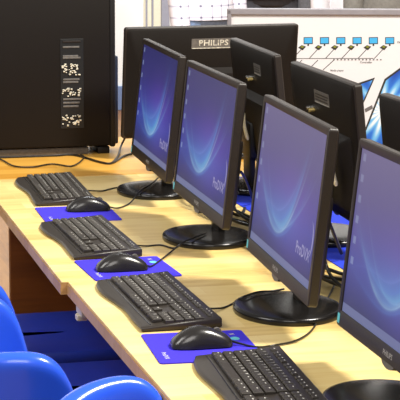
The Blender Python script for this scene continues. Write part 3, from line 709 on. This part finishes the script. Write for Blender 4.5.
def person(label, loc, rotz, shirt, trousers, sc=1.0, arm=((.225, 0, 1.08), (.235, -.05, .76)), shoe=None):
    """stands facing -y; x = the person's sides"""
    t = thing('person', label, 'person', loc, rotz); t.scale = (sc, sc, sc)
    V = [(0, 0, .95), (0, 0, 1.10), (0, .01, 1.28), (0, .01, 1.40), (0, .008, 1.47)]
    E = [(i, i+1) for i in range(4)]; Rd = [(.13, .10), (.13, .098), (.145, .10), (.095, .075), (.052, .052)]
    def chain(start, pts, rs):
        p = start
        for q, r in zip(pts, rs): V.append(q); Rd.append(r); E.append((p, len(V)-1)); p = len(V)-1
        return p
    for s in (-1, 1):
        el, wr = [Vector((s*a[0], a[1], a[2])) for a in arm]
        w = chain(3, [(s*.17, .01, 1.41), tuple(el), tuple(wr)], [.062, .046, .030])
        d = (wr-el).normalized(); palm = wr+d*.06; chain(w, [tuple(palm)], [(.028, .018)]); pi_ = len(V)-1
        for k, ln in enumerate((.066, .076, .072, .056)):
            off = Vector((0, -.028+.019*k, 0)); chain(pi_, [tuple(palm+off+d*.035), tuple(palm+off+d*(.035+ln*.6)+Vector((-s*.006, 0, 0))), tuple(palm+off+d*(.03+ln)+Vector((-s*.016, 0, 0)))], [.009, .0085, .007])
        chain(pi_, [tuple(palm+Vector((0, -.038, 0))-d*.015), tuple(palm+Vector((0, -.052, 0))+d*.02)], [.0105, .0085])
        chain(0, [(s*.09, 0, .86), (s*.10, -.01, .49), (s*.105, .01, .09), (s*.11, -.10, .035), (s*.11, -.16, .03)], [.066, .050, .038, .034, .03])
    bo = skin_mesh('body', V, E, Rd, SKIN, t)
    dg = bpy.context.evaluated_depsgraph_get(); me = bpy.data.meshes.new_from_object(bo.evaluated_get(dg)); bo.modifiers.clear()
    mb = MB(); mb.mesh_in(me, lambda c: c.copy()); bpy.data.meshes.remove(me)
    n = 24
    mb.loft([[(a*math.cos(2*math.pi*k/n)*(1 if math.sin(2*math.pi*k/n) > 0 else fx_), dy+b*math.sin(2*math.pi*k/n), z) for k in range(n)] for z, a, b, dy, fx_ in
             ((1.42, .060, .058, .012, 1), (1.50, .054, .056, .006, 1), (1.525, .056, .066, -.006, .9), (1.545, .058, .088, -.022, .72), (1.575, .066, .098, -.020, .80), (1.61, .072, .102, -.014, .88), (1.65, .075, .102, -.010, .94), (1.69, .074, .100, -.006, .96), (1.73, .064, .086, -.002, 1), (1.76, .042, .056, 0, 1), (1.772, .014, .02, 0, 1))])
    mb.loft([[(x, -.108-y, z) for x, y in ((-w, 0), (-w*.5, d), (w*.5, d), (w, 0), (w, -.012), (-w, -.012))] for z, w, d in ((1.662, .008, .004), (1.635, .011, .014), (1.612, .016, .024), (1.600, .014, .010))])
    for s_ in (-1, 1):
        mb.loft([[(s_*(.070+q), .004+r*math.cos(2*math.pi*k/10)*.55, 1.635+r*math.sin(2*math.pi*k/10)) for k in range(10)] for q, r in ((0, .020), (.010, .030), (.014, .026))])
    old = bo.data; bmesh.ops.recalc_face_normals(mb.bm, faces=mb.bm.faces[:]); me = bpy.data.meshes.new('body'); mb.bm.to_mesh(me); mb.bm.free(); me.materials.append(SKIN); bo.data = me
    rm = bo.modifiers.new('OneSkin', 'REMESH'); rm.mode = 'VOXEL'; rm.voxel_size = .006; rm.use_smooth_shade = True
    sm = bo.modifiers.new('Soften', 'SMOOTH'); sm.iterations = 3
    # clothing just outside the body
    mb = MB(); n = 28
    mb.loft([[(a*math.cos(2*math.pi*k/n), b*math.sin(2*math.pi*k/n)+dy, z) for k in range(n)] for z, a, b, dy in
             ((.855, .190, .150, 0), (.845, .196, .156, 0), (.89, .196, .155, 0), (.98, .186, .145, 0), (1.10, .176, .135, .005), (1.25, .194, .138, .01), (1.34, .200, .128, .01), (1.40, .186, .118, .01), (1.44, .140, .102, .010), (1.468, .086, .084, .010), (1.488, .066, .068, .008), (1.484, .060, .062, .008))], caps=(False, False))
    for s in (-1, 1):
        el, wr = [Vector((s*a[0], a[1], a[2])) for a in arm]
        mb.tube(smoothpath([(s*.09, .01, 1.385), (s*.175, .01, 1.365), tuple(el), tuple(el.lerp(wr, .95))], 4), [.05, .064, .072, .076, .078, .08, .078, .075, .072, .068, .064, .062, .062][:13], 14)
    mb.build('shirt', shirt, t, smooth=60)
    mb = MB()
    mb.loft([[(a*math.cos(2*math.pi*k/n), b*math.sin(2*math.pi*k/n), z) for k in range(n)] for z, a, b in ((1.0, .170, .130), (.92, .182, .140), (.86, .188, .142), (.81, .180, .130), (.78, .150, .105))])
    for s_ in (-1, 1):
        mb.tube(smoothpath([(s_*.088, 0, .86), (s_*.094, -.004, .68), (s_*.10, -.01, .49), (s_*.104, .006, .25), (s_*.106, .01, .05)], 4), [.096, .104, .106, .104, .100, .094, .086, .082, .079, .077, .075, .073, .071, .070, .069, .068, .068], 16)
    mb.build('trousers', trousers, t, smooth=60)
    # hair: a cap over the crown and back of the head with an uneven fringe
    P = []
    for k in range(33):
        a = 2*math.pi*k/32; fr = max(0, -math.sin(a)); z0 = 1.575+.125*fr**.6+.006*math.sin(7*a); col_ = []
        for j in range(9):
            z = z0+(1.79-z0)*j/8; q = max(0, 1-((z-1.63)/.162)**2)**.5 if z > 1.63 else 1
            col_.append((.082*math.cos(a)*q, -.004+.110*math.sin(a)*q, z))
        P.append(col_)
    MB().grid(P).build('hair', HAIR, t, smooth=60)
    for s in (-1, 1): 
        MB().loft([[(s*.031+r*1.5*math.cos(2*math.pi*k/10), y, 1.650+r*.8*math.sin(2*math.pi*k/10)) for k in range(10)] for y, r in ((-.096, .011), (-.107, .009), (-.109, .003))]).build('eye', EYEM, t, smooth=60)
        MB().box(s*.11-.045, s*.11+.045, -.2, .06, 0, .075, bev=.025, seg=3).build('shoe', BLK, t, smooth=50)
    MB().loft([[(x, -.1075-.006*math.cos(x*50), 1.572+h_*math.cos(x*55)) for x in (-.024, -.012, 0, .012, .024)] for h_ in (-.006, .006)], caps=(False, False)).build('mouth', LIPM, t, smooth=60)
    return t
def plaid():
    M = bpy.data.materials.new('plaid_cloth'); M.use_nodes = True; nt = M.node_tree; L = nt.links.new; b = nt.nodes['Principled BSDF']; b.inputs['Roughness'].default_value = .8
    tc = nt.nodes.new('ShaderNodeTexCoord'); sp = nt.nodes.new('ShaderNodeSeparateXYZ'); L(tc.outputs['Object'], sp.inputs[0])
    def lines(o, sc, w):
        m1 = nt.nodes.new('ShaderNodeMath'); m1.operation = 'MULTIPLY'; m1.inputs[1].default_value = sc; L(o, m1.inputs[0])
        f1 = nt.nodes.new('ShaderNodeMath'); f1.operation = 'FRACT'; L(m1.outputs[0], f1.inputs[0])
        l = nt.nodes.new('ShaderNodeMath'); l.operation = 'LESS_THAN'; l.inputs[1].default_value = w; L(f1.outputs[0], l.inputs[0]); return l.outputs[0]
    a, c = lines(sp.outputs[0], 15, .16), lines(sp.outputs[2], 14, .16)
    s = nt.nodes.new('ShaderNodeMath'); s.operation = 'ADD'; L(a, s.inputs[0]); L(c, s.inputs[1])
    h = nt.nodes.new('ShaderNodeMath'); h.operation = 'MULTIPLY'; h.inputs[1].default_value = .5; L(s.outputs[0], h.inputs[0])
    rp = nt.nodes.new('ShaderNodeValToRGB'); L(h.outputs[0], rp.inputs[0]); e = rp.color_ramp.elements
    e[0].color = srgb(236, 232, 238); e[1].color = srgb(110, 108, 130); k = e.new(.5); k.color = srgb(196, 194, 208)
    L(rp.outputs[0], b.inputs['Base Color']); return M
JEAN = mat('blue_jeans', srgb(112, 130, 160), .8, noise=.15, nscale=60); GRYC = mat('dark_grey_cloth', srgb(96, 94, 96), .85, noise=.15, nscale=50)
OLV = mat('khaki_cloth', srgb(116, 112, 104), .85, noise=.15, nscale=50); WHT = mat('white_cloth', srgb(226, 220, 220), .8, noise=.08, nscale=12)
BLKC = mat('dark_trouser_cloth', srgb(60, 58, 62), .85, noise=.15, nscale=50)
def floor_at(px, y):
    p = along(px, 15, y); return (p.x, p.y, .0)
person('person in white plaid shirt and blue jeans standing behind the wide far monitor', floor_at(206, 6.9), .4, plaid(), JEAN, .96)
person('person in dark grey top standing behind the left part of the display board', floor_at(270, 7.9), -.2, GRYC, BLKC, 1.03)
person('person in white top standing behind the middle of the display board', floor_at(354, 7.2), -.1, WHT, OLV, .98)
person('person in khaki grey top behind the right end of the display board', floor_at(393, 6.3), -.3, OLV, BLKC, 1.0)
